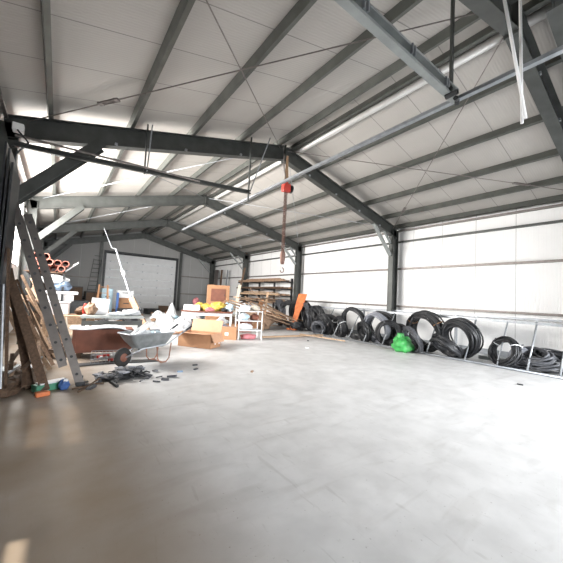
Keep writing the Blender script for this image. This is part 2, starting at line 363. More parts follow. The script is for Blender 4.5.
for b in range(3):
    for side, xe in (('left', WL+.45), ('right', WR-.45)):
        for dirn in (0, 1):
            ya, yb = (YB[b], YB[b+1]) if dirn == 0 else (YB[b+1], YB[b])
            xr = RL-.15 if side == 'left' else RL+.15
            p = V((xe, yb, roofz(xe)-.05)); q = V((xr, ya, roofz(xr)-.05)); mid = p.lerp(q, .20)
            t = thing('brace_rod', 'steel bracing rod, %s slope, %s, %s' % (side, bl[b], 'ridge end nearer' if dirn == 0 else 'ridge end farther'), 'bracing rod', tuple(p), 0, 'roof bracing rods')
            MB().tube([p, q], .011, 6).build('rod', 'rod' if b == 0 else 'galv', t, world=True)
            d = (q-p).normalized(); s, u = frame(d); L = .16
            tb = MB()
            for sg in (-1, 1): tb.bar(mid-d*L+s*sg*.035, mid+d*L+s*sg*.035, .016, .03)
            for sg in (-1, 1): tb.box(mid+d*L*sg, (.09, .09, .03), rz=math.atan2(d.y, d.x))
            tb.build('turnbuckle', 'rod' if b == 0 else 'galv', t, world=True)
# ---------------------------------------------------------------- hung cross beams with their rail
RX, RZ = 4.12, 4.40
t = thing('hung_beam', 'grey channel beam hung from the roof, ending above the right of the view', 'beam', (0, 1.93, 4.3))
MB().cee((WL+.1, 1.93, RZ), (RX+.10, 1.93, RZ), .09, .17, up=(0, 0, 1)).build('channel', 'steel_l', t, world=True)
MB().bar((RX-.03, 1.93, RZ), (RX-.03, 1.93, roofz(RX)+.05), .035, .05).build('hanger', 'steel', t, world=True)
for x in (2.2, 2.26, 3.05, 3.11, 3.85, 3.91): MB().box((x, 1.88, RZ+.02), (.018, .03, .12)).build('clamp', 'galv', t, world=True)
MB().pipe((RX-.13, 1.80, RZ-.10), (RX-.13, 1.95, RZ-.10), .035, .026).build('pipe_end', 'dark', t, world=True)
MB().tube([(RX-.05, 1.86, RZ-.12), (RX+.04, 1.88, RZ-.10), (RX+.08, 1.9, RZ-.14)], .03).build('cable_clamp', 'dark', t, world=True)
t = thing('hung_beam', 'dark beam hung before the hoist frame, rising from the left column to mid span', 'beam', (0, 7.2, 4))
MB().cee((WL+.25, 7.22, 4.02), (RX-.06, 7.22, 4.36), .07, .10, up=(0, 0, 1)).build('channel', 'steel', t, world=True)
MB().tube([(WL+.3, 7.14, 4.16), (1.2, 7.15, 4.22), (2.6, 7.16, 4.25)], .022).build('conduit', 'rod', t, world=True)
for x in (1.35, RX-.12):
    MB().bar((x, 7.22, 4.1), (x, 7.22, roofz(x)+.05), .045, .03).build('hanger', 'steel', t, world=True)
MB().tube([(RX-.08, 7.22, 4.36), (RX+.35, 7.0, roofz(RX+.35))], .016).build('diagonal_hanger', 'galv', t, world=True)
MB().tube([(1.40, 7.22, 4.1), (1.42, 7.1, roofz(1.42))], .014).build('diagonal_hanger', 'galv', t, world=True)
tag(MB().bar((RX+.12, .3, RZ-.03), (RX+.12, 13.4, RZ-.10), .07, .05).build('hung_rail', 'galv'), 'pale rail running lengthways below the roof past both hung beams', 'rail')
t = thing('hanger_rods', 'pair of white hanging pipes meeting in a V at the upper right', 'hanging pipes', (4.12, 1.15, 3.63))
MB().tube([(4.12, 1.15, 3.63), tuple(onD(520, -14, 1.15))], .016, 10).build('pipe', 'whitepaint', t, world=True, smooth=True)
MB().tube([(4.10, 1.11, 3.66), tuple(onD(502, -14, 1.11))], .016, 10).build('pipe', 'whitepaint', t, world=True, smooth=True)
tag(MB().ibeam((RL+.02, 1.12, roofz(RL+.02)-.24), (WR-.24, 1.12, roofz(WR-.24)-.24), .18, .42, up=(0, 0, 1)).build('roof_beam', 'steel'), 'second dark roof beam beside the nearest frame, cut by the upper right corner', 'beam')
# electric boxes at head of the near left column
t = thing('junction_box', 'small pale junction box with cables at the head of the left column', 'electric box', (WL+.5, 7.0, 4.05))
MB().box((WL+.33, 7.20, 4.32), (.16, .16, .14)).build('box', 'whitepaint', t, world=True, bevel=.01)
MB().tube([(WL+.33, 7.1, 4.25), (WL+.5, 7.05, 4.05), (WL+.35, 7.05, 3.8), (WL+.25, 7.1, 3.1)], .015).build('cable', 'dark', t, world=True, smooth=True)
# ---------------------------------------------------------------- chain hoist
HX = RL-.03
t = thing('chain_hoist', 'red chain hoist slung from the ridge on a yellow strap', 'hoist', (HX, 7.3, 2.2))
zt = HR-.40
MB().sheet(lambda u, v: (HX+(v-.5)*(.06+.10*(1-u)), 7.22+.015*math.sin(u*3), 5.02+u*(zt-5.0)), 8, 2, .006).build('strap', 'strap', t, world=True)
MB().tube([(HX-.12, 7.24, zt+.05), (HX-.10, 7.24, 5.4), (HX-.02, 7.22, 5.02)], .018).build('sling', 'rod', t, world=True)
MB().box((HX, 7.22, 4.80), (.26, .16, .26)).box((HX+.02, 7.22, 4.96), (.08, .06, .1)).build('hoist_body', 'red', t, world=True, bevel=.03)
MB().lathe((HX+.15, 7.22, 4.80), [(.10, 0), (.12, .02), (.12, .05), (.06, .06)], 20, 'X').build('chain_wheel', 'dark', t, world=True)
def chain(mb, x, y, z0, z1, s=.05, r=.007):
    n = int((z1-z0)/(s*.8)); 
    for i in range(n):
        z = z0+(i+.5)*(z1-z0)/n; a = (i % 2)*PI/2; pts = []
        for j in range(8):
            u = 2*PI*j/8; h = .42*s*math.cos(u); pts.append((x+h*math.cos(a), y+h*math.sin(a), z+.62*s*math.sin(u)))
        mb.tube(pts, r, 4, closed=True)
c = MB(); chain(c, HX-.03, 7.22, 2.85, 4.7, .075, .011); chain(c, HX+.03, 7.22, 2.95, 4.7, .06, .008); c.build('chain', 'chain', t, world=True)
MB().blob((HX, 7.22, 2.5), (.16, .14, .5), 3, .1).build('hook_block', 'chain', t, world=True, smooth=True)
hk = [(HX+.06*math.sin(a), 7.22, 2.40-.07+.07*math.cos(a)) for a in [i*.5 for i in range(10)]]
MB().tube(hk, .013, 6).build('hook', 'chain', t, world=True)
# ================================================================ HOSE RACK (leaning rail frame) and coils, right side
BL, TL, TZ = 9.27, 10.02, 1.18
t = thing('hose_rack', 'long galvanised leaning tube rack along the right wall holding the hose coils', 'rack', (BL, 5, 0))
y0, y1 = .9, 9.9
MB().tube([(BL, y0, .03), (BL, y1, .03)], .028, 10).build('base_rail', 'galv', t, world=True, smooth=True)
MB().bar((TL, y0, TZ), (TL, y1+1.5, TZ), .05, .07).build('top_rail', 'galv', t, world=True)
for q, y in enumerate((1.3, 1.85, 2.45, 3.08, 3.86, 4.95, 5.75, 6.55, 7.35, 8.1, 8.9, 9.6)):
    MB().tube([(BL, y, .03), (TL, y, TZ)], .021, 8).build('slanted_bar', 'galv', t, world=True, smooth=True)
    if q % 2 == 0: MB().box((TL, y, TZ+.05), (.05, .04, .06)).build('bracket', 'galv', t, world=True)
tag(MB().bar((WR-.35, .6, 1.28), (WR-.35, 9.8, 1.22), .05, .05).build('wall_pipe', 'galv'), 'straight grey pipe resting along the right wall behind the hose rack', 'pipe')
for y in (1.5, 5, 9): tag(MB().box((WR-.25, y, .62), (.10, .06, 1.24)).build('pipe_support', 'galv'), 'short grey upright carrying the wall pipe behind the rack', 'support', 'uprights under the wall pipe')
tag(MB().box((10.55, 3.15, .05), (.5, 1.5, .10)).build('floor_kerb', 'zinc'), 'low grey plank box on the floor behind the near hose coil', 'plank')
def coil(c, R, wid, thick, tilt, yaw, label, matn='rubber', tr=.022, nturn=26, seed=0, squash=1., tie=None, name='hose_coil', tail=True):
    """hose wound round an axis; c = lowest point of the coil, yaw turns the axis, tilt leans it"""
    rnd = random.Random(seed); c = V(c)
    Rm = Mx.Rotation(yaw, 3, 'Z') @ Mx.Rotation(tilt, 3, 'Y')
    t = thing(name, label, 'hose coil', tuple(c), 0, None)
    top = MB(); pts = []; seg = 30
    for k in range(nturn):
        a0 = rnd.uniform(-wid/2, wid/2); r0 = R-thick*rnd.random(); ex = rnd.uniform(-.03, .03); ph = rnd.uniform(0, 6); oy = rnd.uniform(-.02, .02)
        for j in range(seg):
            u = 2*PI*j/seg
            r = r0*(1+ex*math.sin(2*u+ph)); a = a0+.03*math.sin(3*u+ph)
            pts.append(V((a, r*math.cos(u-PI/2)+oy, r*math.sin(u-PI/2)*squash)))
        if k % 9 == 8 or k == nturn-1:
            top.tube(pts, tr, 6); pts = []
    P = [Rm @ v for v in top.v]; zmin = min(p.z for p in P); cx = sum(p.x for p in P)/len(P); cy = sum(p.y for p in P)/len(P)
    off = V((-cx, -cy, -zmin+.004)); hh = Mx.Translation(V((0, 0, 0)))
    top.v = [p+off for p in P]; top.build('hose', matn, t, smooth=True)
    if tie:
        for q, u in enumerate((.6, 2.6)):
            rr = R-thick/2; b = MB(); ring = []
            for j in range(10):
                w = 2*PI*j/10
                p = V(((wid/2+.035)*math.cos(w), 0, 0)) + V((0, math.cos(u), math.sin(u)*squash))*(rr+(thick/2+.035)*math.sin(w)); ring.append(Rm @ p + off)
            b.tube(ring, .012, 6, closed=True); b.build('tie', tie, t)
    if tail:
        a = V((0, (R-thick)*.9, .0)); tl = [Rm @ V((-.05-wid/2, R*.7*math.cos(s), R*.9*math.sin(s)*squash)) + off for s in (-1.2, -.6, 0, .5, .9)]
        MB().tube(tl, tr*.9, 6).build('loose_end', matn, t, smooth=True)
    return t
# from the near end to the far end
g = lambda px, py, L, z=0: V((L, onL(px, py, L).y, z))
coil(g(556, 376, 9.85), .62, .36, .30, 1.15, .35, 'black hose bundle slumped flat at the right edge of the view', 'rubber', .026, 18, 11, .5)
coil(g(532, 372, 9.7), .55, .30, .22, .95, -.3, 'dark grey hose bundle sagging between the last two coils at right', 'rubber2', .026, 18, 12, .55)
coil(g(504, 369, 9.5), .42, .22, .14, .30, -.5, 'small upright coil with a white tag, beyond the bare rack gap', 'rubber', .018, 22, 13, .95, tie='white')
t = tag(MB().blob(g(519, 370, 9.75), (.34, .5, .62), 5, .12).build('mesh_bundle', 'greybag', smooth=True), 'grey rolled mesh bundle behind the small tagged coil', 'bundle')
t = coil(g(459, 361, 9.62), .57, .36, .22, -.20, -.12, 'large thick black coil standing second from the green bag, hole showing wall', 'rubber', .022, 52, 14, 1.02, tie='dark')
coil(g(446, 361, 9.15), .44, .16, .14, -.95, -.5, 'black coil lying low against the foot of the large thick coil', 'rubber', .020, 26, 15)
coil(g(425, 354, 9.66), .64, .28, .20, -.22, -.15, 'tall black coil leaning just behind the green bag with a cardboard tag', 'rubber', .022, 40, 16, 1.02, tie='card')
coil(g(412, 355, 9.05), .44, .10, .09, -.45, -.55, 'thin wire-like coil leaning in front over the green bag', 'rubber2', .016, 20, 17)
coil(g(399, 345, 9.95), .40, .16, .16, -.2, .1, 'short black coil hidden halfway behind the green bag', 'rubber', .020, 20, 27)
coil(g(388, 346, 9.55), .44, .20, .16, -.15, .5, 'black coil standing before the right column foot', 'rubber', .022, 26, 18)
coil(g(376, 345, 9.62), .56, .22, .13, -.22, -.1, 'grey coil wrapped in pale mesh left of the column foot', 'greybag', .026, 26, 19)
coil(g(381, 345, 9.98), .60, .12, .10, -.22, .0, 'black coil seen as an arch behind the grey mesh coil', 'rubber', .022, 18, 29)
coil(g(364, 345, 9.45), .40, .20, .16, -.25, -.4, 'small black coil propped between the arch coil and the grey coil', 'rubber', .020, 24, 20)
coil(g(353, 342, 9.62), .64, .14, .10, -.22, -.08, 'wide black arch coil with open middle, centre of the rack', 'rubber', .026, 24, 21, 1.0, tie='dark')
coil(g(339, 340, 9.5), .44, .20, .12, -.2, -.3, 'narrow black coil with a white label left of the arch coil', 'rubber', .020, 22, 22, tie='white')
coil(g(329, 337, 9.75), .44, .30, .24, -.2, .25, 'squat black coil left of the white-labelled coil', 'rubber', .024, 26, 23)
coil(g(317, 336, 9.9), .62, .26, .24, -.18, -.3, 'dense black coil in the middle of the far coil heap', 'rubber', .024, 32, 24)
coil(g(318, 335, 9.3), .36, .20, .20, -.5, .5, 'small tangled coil at the foot of the dense black coil', 'rubber2', .018, 22, 33)
coil(g(306, 333, 9.85), .66, .16, .14, -.18, -.55, 'dark coil just right of the orange plate', 'rubber2', .022, 26, 25)
coil(g(289, 331, 9.9), .68, .24, .2, -.2, .3, 'dark coil behind and left of the orange plate', 'rubber', .022, 30, 26)
coil(g(279, 329, 9.9), .72, .30, .3, -.15, -.4, 'big black coil at the far left end of the coil heap', 'rubber2', .024, 36, 28)
coil(g(300, 333, 10.0), .74, .26, .34, -.15, .2, 'black coil filling the gap behind the orange plate', 'rubber', .024, 34, 35)
coil(g(311, 334, 9.7), .56, .3, .28, -.3, -.1, 'bulky black coil beside the dense black coil, further left', 'rubber', .022, 34, 36)
coil(g(324, 336, 9.55), .46, .3, .26, -.35, .1, 'bulky black coil under the slanted bars right of the dense coil', 'rubber', .022, 30, 37)
coil(g(296, 333, 9.2), .36, .3, .2, -1.2, .3, 'flat black coil lying at the foot of the orange plate', 'rubber', .020, 20, 34, .9)
# green bag with its gathered neck
p = g(402, 352, 8.98)
t = thing('green_bag', 'bright green plastic sack slumped against the hose coils', 'bag', tuple(p))
MB().blob((0, 0, 0), (.62, .60, .50), 8, .2, 30, 18).build('sack', 'green', t, smooth=True)
MB().sheet(lambda u, v: (-.03+.13*math.cos(u*5.5)*(1-v*.3), .05+.13*math.sin(u*5.5)*(1-v*.3), .42+v*.16), 16, 4).build('neck', 'green', t, smooth=True)
# orange plate leaning
a, b = V((9.15, 11.5, .03)), onL(303, 294, 9.9)
t = thing('orange_plate', 'orange painted steel plate leaning upright in the coil heap', 'plate', tuple(a))
d = (b-a)
def osh(u, v):
    wv = .16+.10*u+(.06 if u > .55 else 0); c = a+d*u; return c + V((.35, -.93, 0))*(v-.5)*wv*1.5
MB().sheet(osh, 10, 3, .03).build('plate', 'orange', t, world=True)
MB().bar(a+V((0, .12, 0)), a+d*.45+V((.02, .1, 0)), .05, .05).build('stiffener', 'orange', t, world=True)
MB().box(a+V((.0, 0, .02)), (.2, .5, .05), rz=.3).build('foot', 'orange', t, world=True)
# floor boards in front of the coils
tag(MB().bar(fl(322, 335, .04), fl(262, 337, .04), .16, .05).build('floor_plank', 'wood2'), 'long pale plank on the floor running from the rack end towards the trolley', 'plank')
tag(MB().bar(fl(300, 334, .12), fl(345, 341, .09), .05, .04).build('floor_plank', 'wood2'), 'slim pale batten lying across the far end of the rack base', 'plank')
# ================================================================ LUMBER RACK along the right wall
t = thing('lumber_rack', 'cantilever rack between two right-hand columns stacked with boards', 'rack', (10.95, 16.7, 0))
YS = (14.2, 16.0, 17.8, 19.4); LV = (1.2, 1.62, 2.02, 2.46)
for y in YS:
    up_ = MB().bar((11.15, y, 0), (11.15, y, 2.7), .10, .10).build('upright', 'dark', t, world=True)
    for z in LV: MB().bar((11.15, y, z), (10.35, y, z), .06, .07).build('arm', 'dark', up_, world=True)
rnd = random.Random(4)
for i, z in enumerate(LV):
    nm = ('lowest', 'second', 'third', 'top')[i]
    for q in range(5):
        x = 10.42+.15*q; L = rnd.uniform(4.6, 6.0); ym = 16.8+rnd.uniform(-.4, .4); w_, h_ = rnd.uniform(.11, .145), rnd.uniform(.06, .14)
        m_ = rnd.choice(('wood', 'wood2', 'wood', 'cream')); 
        if i == 2 and q < 3: m_ = 'wood3'
        z0 = z+.036
        tag(MB().box((x, ym, z0+h_/2), (w_, L, h_), rz=rnd.uniform(-.008, .008)).build('stored_board', m_), 'board stored flat on the %s arms of the lumber rack' % nm, 'board', 'boards on the %s arms of the lumber rack' % nm)
        if q in (0, 2) and i != 2:
            h2 = rnd.uniform(.04, .08)
            tag(MB().box((x+.06, ym+rnd.uniform(-.5, .5), z0+.145+h2/2), (.18, L*.7, h2), rz=rnd.uniform(-.01, .01)).build('stored_board', rnd.choice(('wood', 'wood2'))), 'board stored flat on the %s arms of the lumber rack' % nm, 'board', 'boards on the %s arms of the lumber rack' % nm)
# ================================================================ SCRAP WOOD PILE, left of the coils
cx0 = V((7.9, 12.3, 0))
for i in range(26):
    far = rnd.random(); L = rnd.uniform(1.3, 2.9); yaw = rnd.uniform(-.5, .5)+(.0 if i % 3 else 1.4); tz = rnd.uniform(.25, .6)
    base = cx0 + V((rnd.uniform(-.9, .9), rnd.uniform(-.6, .7), .03)); layer = .03+.045*i
    dirv = V((-math.cos(yaw)*.93, math.sin(yaw)*.5, 0)).normalized()
    p0 = base+V((.8, -.2, 0))-dirv*0; p1 = p0+dirv*L+V((0, 0, .0))
    if i < 10: a_, b_ = V((p0.x, p0.y, layer)), V((p1.x, p1.y, layer+.15*far))
    else: a_, b_ = V((p0.x+.4, p0.y-.3, .15+.4*far)), V((p1.x, p1.y+.2, .95+.5*far))
    tag(MB().bar(a_, b_, rnd.uniform(.08, .2), rnd.uniform(.02, .04)).build('scrap_board', rnd.choice(('wood', 'wood2', 'wood', 'wood3', 'card'))), 'loose board in the jumbled wood pile left of the coils', 'board', 'boards of the jumbled wood pile')
for i, (x0_, y0_, x1_, y1_, m_, w_, lab) in enumerate((
    (262, 333, 268, 292, 'wood2', .10, 'pale batten leaning on the wood pile, nearest the lumber rack'), (252, 333, 262, 300, 'card', .22, 'reddish board propped on end before the wood pile'),
    (268, 326, 245, 296, 'wood', .12, 'weathered board sloping up to the left over the wood pile'), (276, 318, 250, 288, 'wood', .10, 'long narrow board crossing over the top of the wood pile'),
    (236, 297, 270, 303, 'wood2', .34, 'wide pale plywood strip topping the wood pile'), (240, 303, 280, 296, 'wood3', .14, 'dark plank lying across the wood pile top'))):
    tag(MB().bar(onD(x0_, y0_, 11.6), onD(x1_, y1_, 12.3), w_, .03).build('leaning_board', m_), lab, 'board')
tag(MB().blob((7.6, 12.2, 0), (1.8, 1.0, 1.0), 31, .14).build('rubble_heap', 'wood', smooth=False), 'brown heap of offcuts under the jumbled boards', 'offcuts', kind='stuff')
# ================================================================ WHITE TROLLEY
A = fl(238, 340); B = fl(261, 340); dx = (B-A); dx.z = 0; wv = dx.length; ang = math.atan2(dx.y, dx.x)
t = thing('shelf_trolley', 'white tube-frame shelf trolley standing before the wood pile', 'trolley', tuple((A+B)/2), ang)
for sx in (-1, 1):
    for y in (0, .55): MB().bar((sx*wv/2, y, 0), (sx*wv/2, y, 1.02), .028, .028).build('leg', 'whitepaint', t)
for z in (.32, .98): MB().box((0, .275, z), (wv, .6, .022)).build('shelf', 'whitepaint', t)
MB().box((0, .275, .65), (wv, .6, .02)).build('shelf', 'whitepaint', t)
W2 = lambda x, y, z: t.matrix_basis @ V((x, y, z))
for (x, y, z, d, m_, lab, s) in ((-.18, .2, 1.0, (.4, .4, .22), 'film', 'crumpled white plastic wrap on the trolley top', 1), (.22, .3, 1.0, (.34, .4, .2), 'cream', 'cream coloured cloth bundle on the trolley top', 2),
      (-.2, .2, .668, (.36, .4, .26), 'bluefilm', 'pale blue plastic bag on the trolley middle shelf', 3), (.2, .25, .668, (.3, .4, .24), 'redwood', 'dark red bundle on the trolley middle shelf', 4),
      (-.1, .25, .34, (.5, .4, .22), 'film', 'white plastic bag on the trolley bottom shelf', 5), (.0, .25, .0, (.6, .4, .2), 'pink', 'reddish cloth heap on the floor under the trolley', 6)):
    tag(MB().blob(W2(x, y, z), d, s, .16).build('bundle', m_, smooth=True), lab, 'bundle')
# ================================================================ OPEN CARDBOARD BOX
def open_box(loc, rz, w, d, h, label, flaps, name='cardboard_box', th=.012):
    t = thing(name, label, 'box', loc, rz)
    b = MB()
    b.box((0, 0, th/2), (w, d, th)); 
    for s in (-1, 1): b.box((s*(w/2-th/2), 0, h/2), (th, d, h)); b.box((0, s*(d/2-th/2), h/2), (w, th, h))
    b.build('walls', 'card', t)
    for side, ln, an in flaps:
        if side in 'LR':
            s = -1 if side == 'L' else 1
            MB().bar((s*w/2, 0, h), (s*(w/2+ln*math.cos(an)), 0, h+ln*math.sin(an)), d*.98, th, up=(0, 0, 1) if abs(math.sin(an)) < .9 else (1, 0, 0)).build('flap', 'card2', t)
        else:
            s = -1 if side == 'F' else 1
            MB().bar((0, s*d/2, h), (0, s*(d/2+ln*math.cos(an)), h+ln*math.sin(an)), w*.98, th, up=(0, 0, 1) if abs(math.sin(an)) < .9 else (0, 1, 0)).build('flap', 'card2', t)
    return t
p = fl(207, 349)
t = open_box((p.x-.02, p.y+.52, 0), -.95, 1.05, .58, .40, 'large open cardboard box with raised flaps on the floor before the cluttered tables', (('L', .30, -.4), ('R', .26, -1.1), ('B', .36, 1.25), ('F', .42, .12)))
for q in (.12, .34): MB().box((.5256, -.14+q, .22), (.003, .05, .26)).build('printed_mark', 'white', t)
p = fl(231, 340)
t = thing('closed_box', 'brown closed carton with a small label right of the open box', 'box', (p.x, p.y+.25, 0), -.6)
MB().box((0, 0, .21), (.62, .44, .42)).build('carton', 'card', t, bevel=.008); MB().box((0, 0, .423), (.62, .05, .003)).build('tape', 'cream', t); MB().box((-.02, -.2215, .2), (.12, .003, .1)).build('label', 'white', t)
p = fl(236, 333); t = open_box((p.x+.1, p.y+.5, 0), -.3, .5, .4, .32, 'small open carton on the floor behind the closed one', (('L', .15, .3), ('R', .15, .3)))
# ================================================================ TABLE with yellow sheets and parcels
def table(name, label, loc, rz, w, d, h, topm, legm, leg=.05, th=.04, rails=True, cat='table'):
    t = thing(name, label, cat, loc, rz)
    MB().box((0, 0, h-th/2), (w, d, th)).build('table_top', topm, t, bevel=.004)
    for sx in (-1, 1):
        for sy in (-1, 1): MB().bar((sx*(w/2-leg), sy*(d/2-leg), 0), (sx*(w/2-leg), sy*(d/2-leg), h-th), leg, leg).build('leg', legm, t)
    if rails:
        for sy in (-1, 1): MB().box((0, sy*(d/2-leg), h-th-.08), (w-.1, .03, .09)).build('apron', legm, t)
    return t
p = fl(212, 334)
tA = table('cluttered_table', 'white-legged table behind the open box, heaped with yellow sheets', (p.x+.1, p.y+.75, 0), -.50, 2.0, .8, .84, 'redwood', 'whitepaint', .07, .05)
T1 = lambda x, y, z=.842: tA.matrix_basis @ V((x, y, z))
c_ = T1(-.62, -.05); t = thing('parcel', 'white carton on the left end of the cluttered table', 'box', tuple(c_), -.5)
MB().box((0, 0, .11), (.62, .4, .22)).build('carton', 'white', t, bevel=.01); MB().box((0, 0, .222), (.62, .06, .004)).build('tape', 'cream', t)
for (x, y, d, m_, lab, s) in ((-.12, .1, (.45, .5, .30), 'yellow', 'crumpled yellow sheet beside the white carton', 41), (.40, .05, (.75, .5, .38), 'yellow', 'large crumpled yellow sheet on the right of the table', 42), (.1, -.25, (.4, .25, .16), 'pink', 'red and pink rag at the table front edge', 43), (.82, .0, (.3, .5, .3), 'bluefilm', 'pale blue film bundle on the right end of the table', 44)):
    tag(MB().blob(T1(x, y), d, s, .2).build('crumpled_sheet', m_, smooth=False), lab, 'sheet')
p = fl(250, 330)
tB = table('side_table', 'low cluttered table behind the white trolley', (p.x, p.y+1.2, 0), -.4, 1.6, .8, .8, 'cream', 'steel_l')
T2 = lambda x, y, z=.802: tB.matrix_basis @ V((x, y, z))
for (x, y, d, m_, lab, s) in ((-.5, 0, (.5, .5, .4), 'bluefilm', 'bluish film bundle on the table behind the trolley', 51), (.1, 0, (.5, .5, .45), 'film', 'white film bundle on the table behind the trolley', 52), (.55, .1, (.4, .4, .3), 'blue', 'dark blue bundle on the table behind the trolley', 53)):
    tag(MB().blob(T2(x, y), d, s, .2).build('bundle', m_), lab, 'bundle')
# brown cabinet standing up on the far side of the table
c_ = onD(219, 306, 14.2)
t = thing('wooden_cabinet', 'brown wooden cabinet with framed front standing behind the yellow sheets', 'cabinet', (c_.x, 14.4, 0), -.35)
MB().box((0, 0, 1.0), (1.1, .4, 2.0)).build('body', 'card', t, bevel=.01)
f = MB().box((0, -.21, 1.5), (.72, .03, .62)).build('door', 'redwood', t, bevel=.008); MB().box((.3, -.235, 1.5), (.03, .03, .1)).build('handle', 'dark', f)
# planks leaning on the far right bay
for i, (xa, xb, m_, w_) in enumerate(((214, 217, 'rod', .30), (219, 222, 'wood3', .16), (224, 228, 'galv', .22))):
    a_ = V((9.9+.4*i, 22.4, .02)); b_ = onL(xb, 270, 11.25)
    tag(MB().bar(a_, b_, w_, .04).build('leaning_sheet', m_), ('grey sheet', 'dark plank', 'silver channel')[i]+' leaning upright in the far right corner', 'plank')
a_ = onD(231, 320, 13.2); a_.z = .02
tag(MB().bar(a_, onD(245, 268, 15.2), .09, .06).build('leaning_pole', 'wood3'), 'dark pole leaning to the upper right beside the brown cabinet', 'pole')
a_ = onD(233, 312, 13.0); a_.z = .02
tag(MB().bar(a_, onD(240, 285, 14.1), .16, .04).build('leaning_board', 'cream'), 'short cream board leaning at the right side of the brown cabinet', 'board')
# ================================================================ BAGS and CANS on the open floor
bags = [(166, 328, .75, .6, .6, 'film', 'white film bag, leftmost of the heap behind the wheelbarrow handle'), (182, 330, .8, .7, .55, 'film', 'white film bag behind the left flap of the open box'),
        (172, 334, .9, .6, .42, 'film', 'low white film bag nearest the wheelbarrow handle'), (190, 323, .9, .7, .8, 'film', 'tall white film bag in the middle of the bag heap'),
        (199, 319, .8, .6, .75, 'bluefilm', 'bluish film bag behind the open box, next to the table leg'), (158, 320, .8, .6, .5, 'film', 'white film bag farther back left of the drum'),
        (222, 328, .6, .5, .55, 'film', 'white film bag between the table legs and the cartons'), (228, 325, .5, .5, .7, 'bluefilm', 'bluish film bag under the right end of the table')]
for i, (x, y, a_, b_, c_, m_, lab) in enumerate(bags):
    tag(MB().blob(fl(x, y), (a_, b_, c_), 60+i, .16, 22, 14, rz=i).build('plastic_bag', m_, smooth=i % 2 == 0), lab, 'bag', 'plastic bags on the floor')
p = fl(173, 327); t = thing('plastic_drum', 'pale blue plastic drum among the white bags', 'drum', tuple(p))
MB().lathe((0, 0, 0), [(.20, 0), (.24, .04), (.24, .2), (.225, .22), (.24, .24), (.24, .44), (.2, .50), (.10, .52)], 20).build('barrel', 'lblue', t, smooth=True)
MB().lathe((0, 0, .52), [(.07, 0), (.07, .05)], 16).build('lid', 'white', t)
p = fl(171, 320); t = thing('white_cone', 'white peaked film heap behind the pale blue drum', 'film heap', tuple(p))
MB().lathe((0, 0, 0), [(.42, 0), (.36, .2), (.22, .5), (.10, .8), (.03, .95)], 9).build('film', 'film', t)
# black machine with pink cloth before the far wall
p = fl(186, 315); p = V((8.3, 21.0, 0))
t = thing('black_machine', 'low black machine with wheels before the right post of the garage door', 'machine', tuple(p), -.3)
MB().box((0, 0, .45), (1.3, .7, .5)).build('body', 'dark', t, bevel=.05); MB().box((.3, 0, .82), (1.4, .5, .08)).build('deck', 'dark', t, bevel=.02)
for sx in (-.45, .45): MB().lathe((sx, -.38, .22), [(.10, 0), (.22, .01), (.22, .11), (.10, .12)], 20, 'Y').build('wheel', 'tyre', t)
MB().bar((.5, 0, .82), (1.1, 0, 1.1), .05, .05).build('handle', 'dark', t)
tag(MB().blob(p+V((-.35, 0, .715)), (.5, .4, .55), 9, .15).build('pink_cloth', 'pink', smooth=True), 'pink cloth bundle on top of the black machine', 'cloth')
# ================================================================ WHEELBARROW
fw_ = fl(121, 367); hd = fl(157, 368)
o_ = V((1.22, 6.72, 0)); t = thing('wheelbarrow', 'zinc wheelbarrow with orange-brown stand, loaded with plastic film', 'wheelbarrow', tuple(o_), .36); t.scale = (.82, .82, .92)
def tray(u, v, inn=0):
    pass
# local x: from the wheel (0) to the handles (+)
rim = [(-.18, .34), (1.02, .34)]; rb = [(.10, .20), (.78, .20)]
bt = MB(); k = 14; lv = []
def ring(z, x0, x1, hy0, hy1, r):
    pts = []
    for (cx_, cy_, a0) in ((x1-r, hy1-r, 0), (x0+r, hy0-r, PI/2), (x0+r, -hy0+r, PI), (x1-r, -hy1+r, 1.5*PI)):
        for q in range(5): a = a0+q*PI/8; pts.append((cx_+r*math.cos(a), cy_+r*math.sin(a), z))
    return pts
rings = [ring(.70, -.14, 1.06, .30, .34, .10), ring(.70, -.155, 1.075, .315, .355, .10), ring(.685, -.155, 1.075, .315, .355, .10), ring(.40, .14, .86, .18, .22, .08), ring(.41, .15, .85, .17, .21, .08)]
rings = [rings[0]] + rings[1:4]
vs_ = []; fs_ = []
outer = [ring(.70, -.155, 1.075, .315, .355, .10), ring(.52, -.02, .98, .25, .29, .09), ring(.37, .14, .86, .18, .22, .08)]
inner = [ring(.70, -.145, 1.065, .305, .345, .09), ring(.52, -.01, .97, .24, .28, .08), ring(.38, .15, .85, .17, .21, .07)]
allr = outer[::-1]+inner; nn = 20
for r_ in allr: vs_ += r_
for i in range(len(allr)-1):
    for j in range(nn): fs_.append((i*nn+j, i*nn+(j+1) % nn, (i+1)*nn+(j+1) % nn, (i+1)*nn+j))
fs_.append(tuple(range(nn))[::-1]); fs_.append(tuple(range((len(allr)-1)*nn, len(allr)*nn)))
MB().add(vs_, fs_).build('tray', 'zinc', t)
MB().tube(ring(.70, -.16, 1.08, .32, .36, .10), .014, 6, closed=True).build('tray_rim', 'galv', t)
for s in (-1, 1):
    MB().tube([(-.10, s*.07, .20), (.25, s*.17, .36), (.9, s*.26, .42), (1.25, s*.29, .62), (1.62, s*.30, .80)], .019, 8).build('handle_tube', 'galv', t, smooth=True)
    MB().tube([(1.45, s*.30, .715), (1.64, s*.30, .81)], .027, 8).build('grip', 'dark', t)
    MB().tube([(.62, s*.22, .40), (.66, s*.24, .10), (.74, s*.245, .015), (.90, s*.25, .015), (.98, s*.26, .10), (1.02, s*.26, .45)], .016, 8).build('stand', 'rust', t, smooth=True)
MB().tube([(.80, -.25, .02), (.80, .25, .02)], .014).build('stand_brace', 'rust', t)
